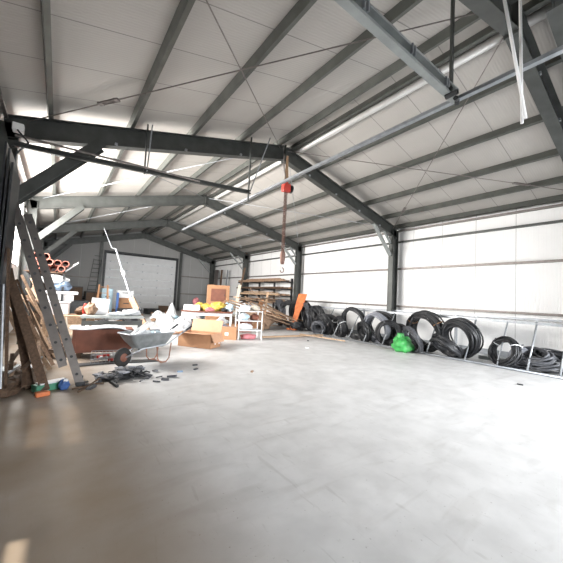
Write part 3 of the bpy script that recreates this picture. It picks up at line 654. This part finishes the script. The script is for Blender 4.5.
wh = MB().lathe((-.13, -.055, .20), [(.11, 0), (.17, .0), (.20, .03), (.205, .055), (.20, .08), (.17, .11), (.11, .11)], 28, 'Y').build('tyre', 'tyre', t, smooth=True)
MB().lathe((-.13, -.06, .20), [(.03, -.02), (.10, .01), (.10, .11), (.03, .14)], 16, 'Y').build('hub', 'redwood', wh)
Wb = lambda x, y, z: t.matrix_basis @ V((x, y, z))
tag(MB().blob(Wb(.30, 0, .40), (.50, .36, .36), 71, .18).build('film_bundle', 'film'), 'greyish white film bundle in the front of the wheelbarrow', 'film')
tag(MB().blob(Wb(.72, .02, .40), (.40, .36, .30), 72, .18).build('film_bundle', 'bluefilm'), 'pale blue film bundle near the wheelbarrow handles', 'film')
tag(MB().sheet(lambda u, v: Wb(.05+.45*u, -.22+.3*v, .66+.26*u+.03*math.sin(7*v)), 8, 6, .012).build('film_sheet', 'film'), 'stiff white sheet sticking up out of the wheelbarrow', 'sheet')
# ================================================================ STEEL WORK TABLE and wooden crate behind the barrow
p = fl(84, 352); q_ = fl(127, 350)
tC = thing('work_table', 'grey steel work table behind the wheelbarrow, white board standing on it', 'table', (1.18, 8.75, 0), -.12)
TW, TH = 1.35, .86
MB().box((0, 0, TH-.03), (TW, .75, .06)).build('table_top', 'steel_l', tC, bevel=.01)
MB().box((0, -.34, TH-.17), (TW-.06, .04, .10)).build('front_rail', 'steel', tC)
for sx in (-1, 1):
    for sy in (-1, 1): MB().bar((sx*(TW/2-.05), sy*.32, 0), (sx*(TW/2-.05), sy*.32, TH-.08), .05, .05).build('leg', 'steel', tC)
TC = lambda x, y, z=TH+.002: tC.matrix_basis @ V((x, y, z))
c_ = TC(-.33, .12); t = thing('white_board', 'white rectangular board propped upright on the steel work table', 'board', tuple(c_), -.12)
MB().bar((0, 0, 0), (.03, .08, .40), .40, .02, up=(0, 1, 0)).build('board', 'white', t); MB().box((0, .12, .02), (.2, .24, .04)).build('foot', 'galv', t)
for (x, y, d, m_, lab, s) in ((.42, 0, (.42, .35, .16), 'film', 'crumpled white film on the right of the steel work table', 81), (.12, -.22, (.5, .2, .10), 'film', 'torn white paper along the front of the work table', 82), (-.5, .0, (.26, .3, .30), 'wood', 'brown sack on the left end of the work table', 83), (-.62, .22, (.16, .16, .26), 'red', 'red and dark bundle behind the brown sack', 84), (.62, .2, (.14, .2, .2), 'dark', 'dark gadget at the far right of the work table', 85)):
    tag(MB().blob(TC(x, y), d, s, .22).build('bundle', m_), lab, 'bundle')
# wooden crate below and left
cr = fl(72, 357)
t = thing('wooden_crate', 'big red-brown wooden crate under the steel work table, white sheet on its lid', 'crate', (.93, 8.05, 0), -.12)
MB().box((0, 0, .36), (1.15, .55, .50)).build('box', 'redwood', t, bevel=.006)
for x in (-.55, 0, .55): MB().box((x, -.285, .36), (.07, .02, .50)).build('batten', 'redwood', t)
MB().sheet(lambda u, v: (-.65+1.3*u+.15*(u > .8)*(u-.8)*4, -.33+.62*v, .635-.02*math.sin(8*u)-(.30*(u-.72) if u > .72 else 0)), 16, 4, .02).build('lid_sheet', 'film', t)
for x in (-.45, .45): MB().box((x, 0, .055), (.1, .5, .11)).build('skid', 'wood3', t)
p = fl(95, 361)
t = thing('wire_basket', 'low wire basket of red and white scraps before the wooden crate', 'basket', (1.0, 7.25, 0), -.1)
w_, d_, h_ = .72, .38, .20
for z in (.02, .11, h_): MB().tube([(-w_/2, -d_/2, z), (w_/2, -d_/2, z), (w_/2, d_/2, z), (-w_/2, d_/2, z)], .007, 5, closed=True).build('wire_hoop', 'galv', t)
wires = []
for q in range(12): x = -w_/2+w_*q/11; wires.append(((x, -d_/2, h_), (x, -d_/2, .02), (x, d_/2, .02), (x, d_/2, h_)))
for wq in wires: MB().tube(wq, .004, 5).build('wire', 'galv', t)
for i in range(9):
    x, y = rnd.uniform(-.28, .28), rnd.uniform(-.1, .1)
    tag(MB().box(t.matrix_basis @ V((x, y, .06+.04*(i % 3))), (rnd.uniform(.08, .18), .06, .05), rz=rnd.uniform(0, 3)).build('scrap_piece', 'red' if i % 2 else 'white', bevel=.01), ('red' if i % 2 else 'white')+' scrap piece in the wire basket', 'scrap', ('red' if i % 2 else 'white')+' scraps in the wire basket')
tag(MB().sheet(lambda u, v: (.35+1.5*u, 6.95+.28*v+.05*math.sin(5*u), .012+.006*math.sin(9*u+3*v)), 20, 5, .012).build('black_mat', 'dark'), 'black mat on the floor before the wire basket', 'mat')
# wooden side boards left of the crate with the white container on top
tD = table('plywood_bench', 'plywood bench left of the steel work table carrying a white container', (.30, 9.6, 0), -.1, 1.1, .7, .80, 'wood2', 'wood2', .07, .22, False, 'bench')
c_ = tD.matrix_basis @ V((-.28, 0, .802)); t = thing('white_container', 'white plastic container on the plywood bench', 'container', tuple(c_), -.1)
MB().box((0, 0, .15), (.5, .36, .30)).build('tub', 'white', t, bevel=.02); MB().box((0, 0, .31), (.54, .40, .03)).build('lid', 'white', t, bevel=.01)
tag(MB().blob(tD.matrix_basis @ V((.3, 0, .802)), (.4, .4, .24), 91, .2).build('bundle', 'wood3'), 'dark brown rag on the plywood bench beside the container', 'bundle')
tag(MB().bar((.28, 8.3, .02), (.20, 8.55, .82), .05, .03).build('cream_batten', 'cream'), 'short cream batten standing before the plywood bench', 'batten')
# ================================================================ SCRAP HEAP on the floor before the barrow
hc = fl(121, 378)
proto = None
for i in range(80):
    r_ = abs(rnd.gauss(0, .42)); a = rnd.uniform(0, 2*PI); x = hc.x+r_*math.cos(a)*1.0; y = hc.y+r_*math.sin(a)*.75
    hgt = max(0, .13*(1-r_/.7))*rnd.random()
    if proto is None or i in (15, 30):
        b = MB(); L = .16
        if i == 15: b.tube([(-.09, 0, .02), (-.03, .03, .03), (.03, -.02, .025), (.10, .02, .02)], .014, 6)
        elif i == 30: b.box((0, 0, .02), (.14, .07, .03)); 
        else: b.bar((-.10, 0, .022), (.09, .01, .03), .035, .035)
        proto = b.build('scrap_offcut', 'dark' if i < 30 else 'rubber2', loc=(x, y, hgt)); o = proto
        tag(o, 'short dark offcut in the scrap heap before the wheelbarrow', 'offcut', 'dark offcuts in the scrap heap')
    else: o = proto.copy(); COL.objects.link(o)
    o.location = (x, y, hgt); o.scale = (rnd.uniform(.5, 1.1),)*3; o.rotation_euler = (rnd.uniform(-.3, .3), rnd.uniform(-.25, .25), rnd.uniform(0, 6))
tag(MB().blob((hc.x, hc.y, 0), (.7, .42, .10), 101, .25).build('scrap_base', 'dark'), 'matted black wire and dust under the scrap heap', 'scrap', kind='stuff')
for i in range(7):
    x, y = hc.x+rnd.uniform(-.4, .4), hc.y+rnd.uniform(-.25, .25)
    tag(MB().box((x, y, .13), (.12, .07, .02), rz=rnd.uniform(0, 3), rx=rnd.uniform(-.4, .4)).build('scrap_chip', 'greybag'), 'pale grey chip on top of the scrap heap', 'offcut', 'pale chips on the scrap heap')
tag(MB().tube([fl(72, 389, .02), fl(88, 386, .03), fl(100, 378, .12)], .012).build('bent_wire', 'wood3'), 'bent wire on the floor between ladder foot and scrap heap', 'wire')
tag(MB().tube([fl(78, 392, .015), fl(92, 384, .015), fl(104, 383, .02)], .012).build('bent_wire', 'wood3'), 'second bent wire nearer the viewer before the ladder foot', 'wire')
# ================================================================ LADDER leaning to the left
def ladder(a, b, wid, rail, label, rung=.28, seclen=1., split=True, name='aluminium_ladder', m_='alu', wdir=(0, 1, 0)):
    a, b, wd = V(a), V(b), V(wdir); d = (b-a).normalized(); nrm = d.cross(wd).normalized()
    t = thing(name, label, 'ladder', tuple(a))
    for k in range(2 if split else 1):
        off = nrm*(rail[0]*1.22*k); n = int((b-a).length/rung); s0 = .35*k; 
        for sg in (-1, 1):
            p, q = a+off+wd*(sg*wid/2)+d*s0, b+off+wd*(sg*wid/2)-d*(0 if k else .4)
            r = MB().prism([(-rail[1]/2, -rail[0]/2), (rail[1]/2, -rail[0]/2), (rail[1]/2, rail[0]/2), (-rail[1]/2, rail[0]/2)], p, q, up=nrm).build('side_rail', m_, t, world=True)
            for i in range(n):
                c = a+off+wd*(sg*(wid/2+rail[1]/2+.002))+d*(.18+i*rung)
                if s0 < .18+i*rung < (q-a).length and sg < 0 and split: MB().tube([c-wd*.004, c+wd*.004], .021, 10).build('rung_end', 'dark', r, world=True)
        for i in range(n):
            u = .18+i*rung
            if u > s0: MB().tube([a+off+d*u-wd*wid/2, a+off+d*u+wd*wid/2], .016, 8).build('rung', m_, t, world=True)
    for sg in (-1, 1):
        MB().box(a+wd*(sg*wid/2)+V((0, 0, .02)), (rail[0]*1.05, .07, .05)).build('rubber_foot', 'dark', t, world=True)
    return t
ladder((.38, 5.80, .02), (-.60, 6.62, 3.0), .40, (.11, .03), 'tall aluminium extension ladder leaning towards the left column', wdir=(.0, 1, 0))
ladder(onD(92, 294, 25.2).lerp(V((1.75, 25.2, 0)), 1), onD(99, 254, 26.0), .5, (.06, .03), 'dark ladder leaning on the far wall left of the garage door', .32, split=False, name='far_ladder', m_='dark', wdir=(1, 0, 0))
tt = thing('step_ladder', 'brown wooden step ladder standing in the far left corner area', 'ladder', (2.2, 19.0, 0))
for sx in (-1, 1):
    MB().bar((2.0+sx*.30, 18.9, 0), (2.0+sx*.2, 19.3, 1.75), .07, .04, up=(0, 1, 0)).build('side_rail', 'card', tt, world=True)
    MB().bar((2.0+sx*.30, 19.8, 0), (2.0+sx*.2, 19.35, 1.75), .06, .04, up=(0, 1, 0)).build('rear_leg', 'card', tt, world=True)
for q in range(5): MB().box((2.0, 18.96+q*.08, .3+q*.33), (.52, .12, .03)).build('step', 'card', tt, world=True)
# ================================================================ LONG PIPE ON PLANK leaning behind the barrow, tied up with a wire
f0 = V((2.60, 11.15, .05)); f1 = onD(131, 298, 11.8); f2 = onD(116, 249, 12.5)
t = thing('long_prop', 'long white pipe fixed to a weathered plank, standing slanted behind the wheelbarrow', 'pipe and plank', tuple(f0))
MB().bar(f0, f1, .17, .08, up=(0, 1, .2)).build('plank', 'wood2', t, world=True); MB().bar(f0+V((.11, .02, 0)), f1+V((.10, .02, 0)), .05, .09, up=(0, 1, .2)).build('plank_edge', 'wood3', t, world=True)
MB().tube([f0.lerp(f1, .8), f1, f2], .034, 10).build('pipe', 'galv', t, world=True, smooth=True)
MB().tube([f1.lerp(f2, .45), f1.lerp(f2, .55)], .062, 10).build('clamp', 'white', t, world=True)
MB().tube([f2, onD(112, 248, 12.6), onD(104, 228, 13.3)], .012, 6).build('wire', 'galv', t, world=True)
# ================================================================ STORAGE SHELF on the left with clay pipes
t = thing('storage_shelf', 'dark shelf unit along the left wall holding clay pipes and white tubs', 'shelf', (-.30, 10.9, 0))
SX0, SX1, SY0, SY1 = -.72, .10, 10.2, 11.6
for x in (SX0, SX1):
    for y in (SY0, SY1): MB().bar((x, y, 0), (x, y, 2.0), .05, .05).build('post', 'dark', t, world=True)
for z in (.45, 1.10, 1.88): MB().box(((SX0+SX1)/2, (SY0+SY1)/2, z), (SX1-SX0+.06, SY1-SY0+.06, .03)).build('shelf_board', 'wood3', t, world=True)
r_ = .088; xs0 = -.50
pos = [(xs0+2*r_*i, 0) for i in range(4)] + [(xs0+r_+2*r_*i-.0, 1) for i in range(4)] + [(xs0+2*r_*i, 2) for i in range(2)]
for i, (x, row) in enumerate(pos):
    z = 1.9+r_+row*r_*1.74; y_ = SY0-.15+.06*((i*7) % 5)
    tp = thing('clay_pipe', 'red clay pipe in the stack on top of the left shelf', 'pipe', (x, y_, z-r_), 0, 'red clay pipes on the left shelf')
    MB().pipe((x, y_, z), (x, y_+1.3, z), r_*.98, r_*.76, 14).build('pipe_body', 'clay', tp, world=True, smooth=False)
    MB().pipe((x, y_-.012, z), (x, y_, z), r_*.98, r_*.80, 14).build('cut_rim', 'claydark', tp, world=True)
tag(MB().bar((.10, 10.25, 1.905), (.42, 10.5, 2.22), .02, .03).build('thin_stick', 'white'), 'thin white stick poking out beside the clay pipes', 'stick')
tag(MB().blob((-.12, 10.35, 1.67-.08), (.66, .5, .26), 111, .15).build('white_sack', 'film'), 'white sack squeezed beneath the clay pipes', 'sack')
tag(MB().blob((.08, 10.35, 1.125+.28), (.42, .4, .30), 112, .2).build('blue_cloth', 'blue'), 'blue cloth heaped on the white tub of the left shelf', 'cloth')
t = thing('white_tub', 'wide white plastic tub on the left shelf below the blue cloth', 'tub', (.05, 10.42, 1.118))
MB().box((.02, 0, .09), (.60, .40, .18)).build('body', 'white', t, bevel=.02); MB().box((.02, 0, .225), (.78, .5, .08)).build('rim', 'white', t, bevel=.015)
tag(MB().box((.0, 10.4, .47+.15), (.5, .4, .3), rz=.1).build('storage_box', 'lblue', bevel=.02), 'pale box on the lowest board of the left shelf', 'box')
tag(MB().blob((-.42, 10.5, .47), (.3, .5, .4), 113, .2).build('bundle', 'wood3'), 'dark brown bundle on the lowest board of the left shelf', 'bundle')
# ================================================================ TIMBER leaning on the left wall
tim = [((-.04, 5.50), (-.58, 6.15, 1.55), .11, .05, 'wood3', 'broad dark brown board leaning nearest the green case'),
       ((-.22, 5.7), (-.66, 6.5, 1.75), .10, .04, 'wood3', 'dark plank leaning between the metal sheets and the broad brown board')]
for (a_, b_, w_, h_, m_, lab) in tim: tag(MB().bar((a_[0], a_[1], .02), b_, w_, h_, up=(0, -1, .3)).build('leaning_plank', m_), lab, 'plank')
for i in range(15):
    fx = -.15+.03*i+rnd.uniform(-.12, .12); fy = 6.3+.2*i+rnd.uniform(-.1, .1)
    tag(MB().bar((fx, fy, .03), (-.78+.02*i, fy+rnd.uniform(.3, .8), rnd.uniform(1.2, 1.75)), rnd.uniform(.03, .07), .03, up=(0, -1, .3)).build('leaning_batten', rnd.choice(('wood', 'wood2', 'wood', 'wood3'))), 'brown batten in the row leaning on the left wall behind the ladder', 'batten', 'battens leaning behind the ladder')
for i in range(12):
    a = rnd.uniform(-.6, .6); c_ = V((rnd.uniform(-.62, -.12), rnd.uniform(5.35, 6.9), .03+.03*i)); L = rnd.uniform(.3, .6)
    d = V((math.cos(a+1.3)*L*.5, math.sin(a+1.3)*L, rnd.uniform(-.0, .25)))
    tag(MB().bar(c_, c_+d, .05, .025).build('short_stick', rnd.choice(('wood3', 'wood3', 'wood', 'galv'))), 'short stick in the litter at the foot of the left column', 'stick', 'sticks at the left column foot')
tag(MB().blob((-.50, 6.1, 0), (.7, 1.6, .2), 120, .2).build('dark_litter', 'wood3'), 'dark litter of chips and rags heaped at the left column foot', 'litter', kind='stuff')
tag(MB().blob((-.15, 8.6, 0), (.7, 1.5, .35), 121, .2).build('dark_litter', 'wood3'), 'brown litter under the battens behind the ladder', 'litter', kind='stuff')
p = fl(50, 391)
t = thing('green_case', 'dark green plastic case on the floor at the ladder foot', 'case', (p.x, p.y+.1, 0), .45)
MB().box((0, 0, .05), (.42, .16, .10)).build('case', 'greenbox', t, bevel=.015); MB().box((.02, 0, .108), (.36, .14, .018)).build('lid', 'white', t)
tag(MB().box(fl(42, 396)+V((0, 0, .03)), (.16, .09, .06), rz=.3).build('orange_brick', 'orange', bevel=.01), 'small orange brick on the floor left of the green case', 'brick')
t = thing('ladder_bag', 'dark blue pouch on the floor right of the green case', 'pouch', (.17, 5.52, 0))
MB().blob((0, 0, 0), (.14, .12, .16), 5, .15).build('pouch', 'bluep', t); MB().box((.02, -.03, .14), (.05, .03, .03)).build('buckle', 'white', t)
# dark sheets by the left column
t = thing('metal_sheets', 'tall dark metal sheets standing upright beside the left column', 'metal sheets', (-.72, 6.4, 0))
for i, (x, h_, y) in enumerate(((-.76, 3.5, 6.25), (-.71, 3.4, 6.15), (-.66, 3.2, 6.05))):
    MB().box((x+.02, y, h_/2), (.025, 1.1-.1*i, h_)).build('sheet', 'dark', t, world=True)
tag(MB().tube([(-.50, 5.35, .02), (-.60, 5.55, 1.5)], .014).build('thin_pipe', 'galv'), 'thin pale pipe leaning on the dark metal sheets', 'pipe')
tag(MB().bar((-.46, 5.5, .02), (-.60, 5.7, 2.0), .10, .03, up=(1, 0, 0)).build('leaning_plank', 'wood3'), 'dark narrow plank leaning on the edge of the metal sheets', 'plank')
# ================================================================ FAR AREA before the garage door
t = table('long_bench', 'dark workbench along the far wall left of the garage door', (1.0, 24.6, 0), 0, 3.4, .8, .95, 'dark', 'dark', .08, .06, True, 'bench')
MB().box((0, 0, .3), (3.2, .7, .05)).build('lower_shelf', 'dark', t)
for (x, d, m_, lab) in ((-.6, (.7, .5, .5), 'dark', 'dark tool chest, left of two on the far workbench'), (.9, (.9, .5, .35), 'wood3', 'dark brown chest at the right of the far workbench')):
    tag(MB().box((1.0+x, 24.6, .952+d[2]/2), d).build('tool_chest', m_, bevel=.02), lab, 'chest')
def crate_(x, y, d, m_, lab, z=0, nm='crate', cat='box', rz=0):
    t = thing(nm, lab, cat, (x, y, z), rz); MB().box((0, 0, d[2]/2), d).build('body', m_, t, bevel=.015); MB().box((0, -d[1]/2-.008, d[2]*.7), (d[0]*.4, .016, .05)).build('handle_strip', 'dark', t); return t
c_ = onD(137, 312, 20.0); 
crate_(3.25, 20.0, (.75, .6, 1.05), 'card', 'tall brown carton before the left half of the garage door', nm='tall_carton')
crate_(3.20, 20.0, (.85, .5, .42), 'white', 'white carton on the tall brown carton', 1.052, 'white_carton')
crate_(2.35, 20.6, (.55, .5, 1.55), 'lblue', 'pale grey-blue cabinet left of the long leaning pipe', nm='metal_cabinet', cat='cabinet')
t = thing('blue_post', 'blue steel post on a foot beside the leaning plank', 'post', (2.75, 19.4, 0)); MB().bar((0, 0, 0), (0, 0, 1.35), .12, .12).build('post', 'bluep', t); MB().box((0, 0, .02), (.4, .4, .04)).build('foot', 'bluep', t)
crate_(.8, 20.5, (1.3, .7, .8), 'dark', 'dark cabinet in the far left area behind the white board', nm='dark_cabinet', cat='cabinet')
crate_(1.6, 17.2, (.7, .5, .5), 'wood3', 'dark brown crate on the floor left of the step ladder', nm='brown_crate')
crate_(2.9, 15.6, (.45, .4, .3), 'dark', 'small black crate on the floor right of the long plank', nm='black_crate', rz=.4)
for i in range(34):
    x, y = rnd.uniform(103, 168), rnd.uniform(311, 324); p = fl(x, y); s = rnd.uniform(.15, .42)
    m_ = rnd.choice(('dark', 'wood', 'white', 'blue', 'greybag', 'card', 'wood3', 'film'))
    col = {'dark': 'black', 'wood': 'brown', 'white': 'white', 'blue': 'blue', 'greybag': 'grey', 'card': 'tan', 'wood3': 'dark brown', 'film': 'white'}[m_]
    tag(MB().blob(p, (s*1.5, s, s*.7), 200+i, .25, 9, 6, rz=rnd.uniform(0, 3)).build('debris_lump', m_), '%s lump of rubbish on the floor before the garage door' % col, 'rubbish', '%s rubbish before the garage door' % col)
for i, (x, y) in enumerate(((195, 365.5), (308, 341), (307, 348), (180, 372), (252, 372), (520, 385))):
    p = fl(x, y); tag(MB().box(p+V((0, 0, .012)), (.10, .05, .024), rz=i).build('floor_chip', ('dark', 'dark', 'white', 'blue', 'wood', 'dark')[i], bevel=.004),
       ('small black chip alone on the floor right of the wheelbarrow', 'small dark chip on the floor below the orange plate', 'tiny white chip on the floor below the far rack end', 'tiny blue chip on the open floor before the wheelbarrow', 'tiny brown chip on the open floor at mid distance', 'tiny dark chip on the floor near the right edge')[i], 'chip')

# more goods around the tables and in the far left
for (x, y, d, m_, lab, rz) in (
    (196, 329, (.5, .4, .4), 'dark', 'black crate under the left end of the cluttered table', .2), (222, 334, (.35, .3, .3), 'bluep', 'dark blue box on the floor right of the open box flap', .5),
    (229, 328, (.45, .4, .5), 'wood3', 'dark brown box under the right end of the cluttered table', -.4), (244, 332, (.5, .4, .42), 'redwood', 'red-brown box on the floor behind the trolley', .1),
    (151, 314, (.8, .6, .35), 'dark', 'black tray far back before the middle of the garage door', .3), (163, 312, (.7, .5, .45), 'wood3', 'brown chest far back before the right half of the garage door', -.2),
    (126, 318, (.8, .6, .5), 'dark', 'dark box far back behind the right end of the steel work table', .1)):
    p = fl(x, y); tt = thing('storage_box', lab, 'box', (p.x, p.y, 0), rz)
    MB().box((0, 0, d[2]/2), d).build('body', m_, tt, bevel=.015); MB().box((0, 0, d[2]+.012), (d[0]*1.04, d[1]*1.04, .024)).build('lid', m_, tt, bevel=.006)
for (x, y, d, lab) in ((-.35, 22.8, (.9, .6, 1.9), 'tall dark locker, leftmost in the far left corner'), (.75, 22.9, (1.0, .6, 1.6), 'dark locker in the far left corner, second from the wall'), (1.85, 22.6, (.9, .6, 1.3), 'lower dark locker behind the step ladder')):
    tt = thing('metal_locker', lab, 'locker', (x, y, 0)); MB().box((0, 0, d[2]/2), d).build('body', 'dark', tt, bevel=.01)
    for sg in (-1, 1):
        dd = MB().box((sg*d[0]*.245, -d[1]/2-.012, d[2]*.5), (d[0]*.46, .02, d[2]*.92)).build('door', 'wood3', tt, bevel=.004); MB().box((sg*.05, -d[1]/2-.03, d[2]*.55), (.02, .02, .12)).build('handle', 'galv', dd)
for i, (x, y, z, d, m_, lab) in enumerate(((-.05, .22, .842, (.3, .3, .26), 'pink', 'pink cloth between the white carton and the yellow sheet'), (.66, -.2, .842, (.25, .2, .16), 'dark', 'small black bag at the right front of the cluttered table'), (-.4, .25, .842, (.34, .2, .34), 'yellow', 'yellow bag standing behind the white carton'))):
    tag(MB().blob(T1(x, y, z), d, 300+i, .22).build('bundle', m_), lab, 'bundle')
# ================================================================ LIGHT
W = bpy.data.worlds.new('sky'); SC.world = W; W.use_nodes = True
bg = W.node_tree.nodes['Background']; bg.inputs[0].default_value = (.92, .96, 1, 1); bg.inputs[1].default_value = .4
def area(name, loc, rot, sx, sy, power, col=(1, 1, 1), spread=180):
    l = bpy.data.lights.new(name, 'AREA'); l.shape = 'RECTANGLE'; l.size = sx; l.size_y = sy; l.energy = power; l.color = col; l.spread = math.radians(spread)
    o = bpy.data.objects.new(name, l); COL.objects.link(o); o.location = loc; o.rotation_euler = rot; return o
# daylight through the near door and the left-wall openings
area('daylight_near_door', ((NX0+NX1)/2, YN-.1, NZ/2), (PI/2-.48, 0, 0), NX1-NX0, NZ-.1, 620, (.95, .975, 1), 88)
for a, b, z0, z1, p in ((8.2, 13.1, 2.1, 4.25, 1180), (14.2, 17.6, 2.1, 4.25, 260)):
    area('daylight_window', (WL-.14, (a+b)/2, (z0+z1)/2), (0, -PI/2, 0), z1-z0, b-a, p, (1, .97, .93))
sun = bpy.data.lights.new('sun', 'SUN'); sun.energy = 3.5; sun.angle = math.radians(1.2); sun.color = (1, .9, .75)
so = bpy.data.objects.new('sun', sun); COL.objects.link(so); so.rotation_euler = V((.52, -.12, -.85)).to_track_quat('-Z', 'Y').to_euler()
vs = SC.view_settings; vs.view_transform = 'Standard'; vs.look = 'None'; vs.gamma = 1; vs.use_curve_mapping = False; vs.exposure = 0.9
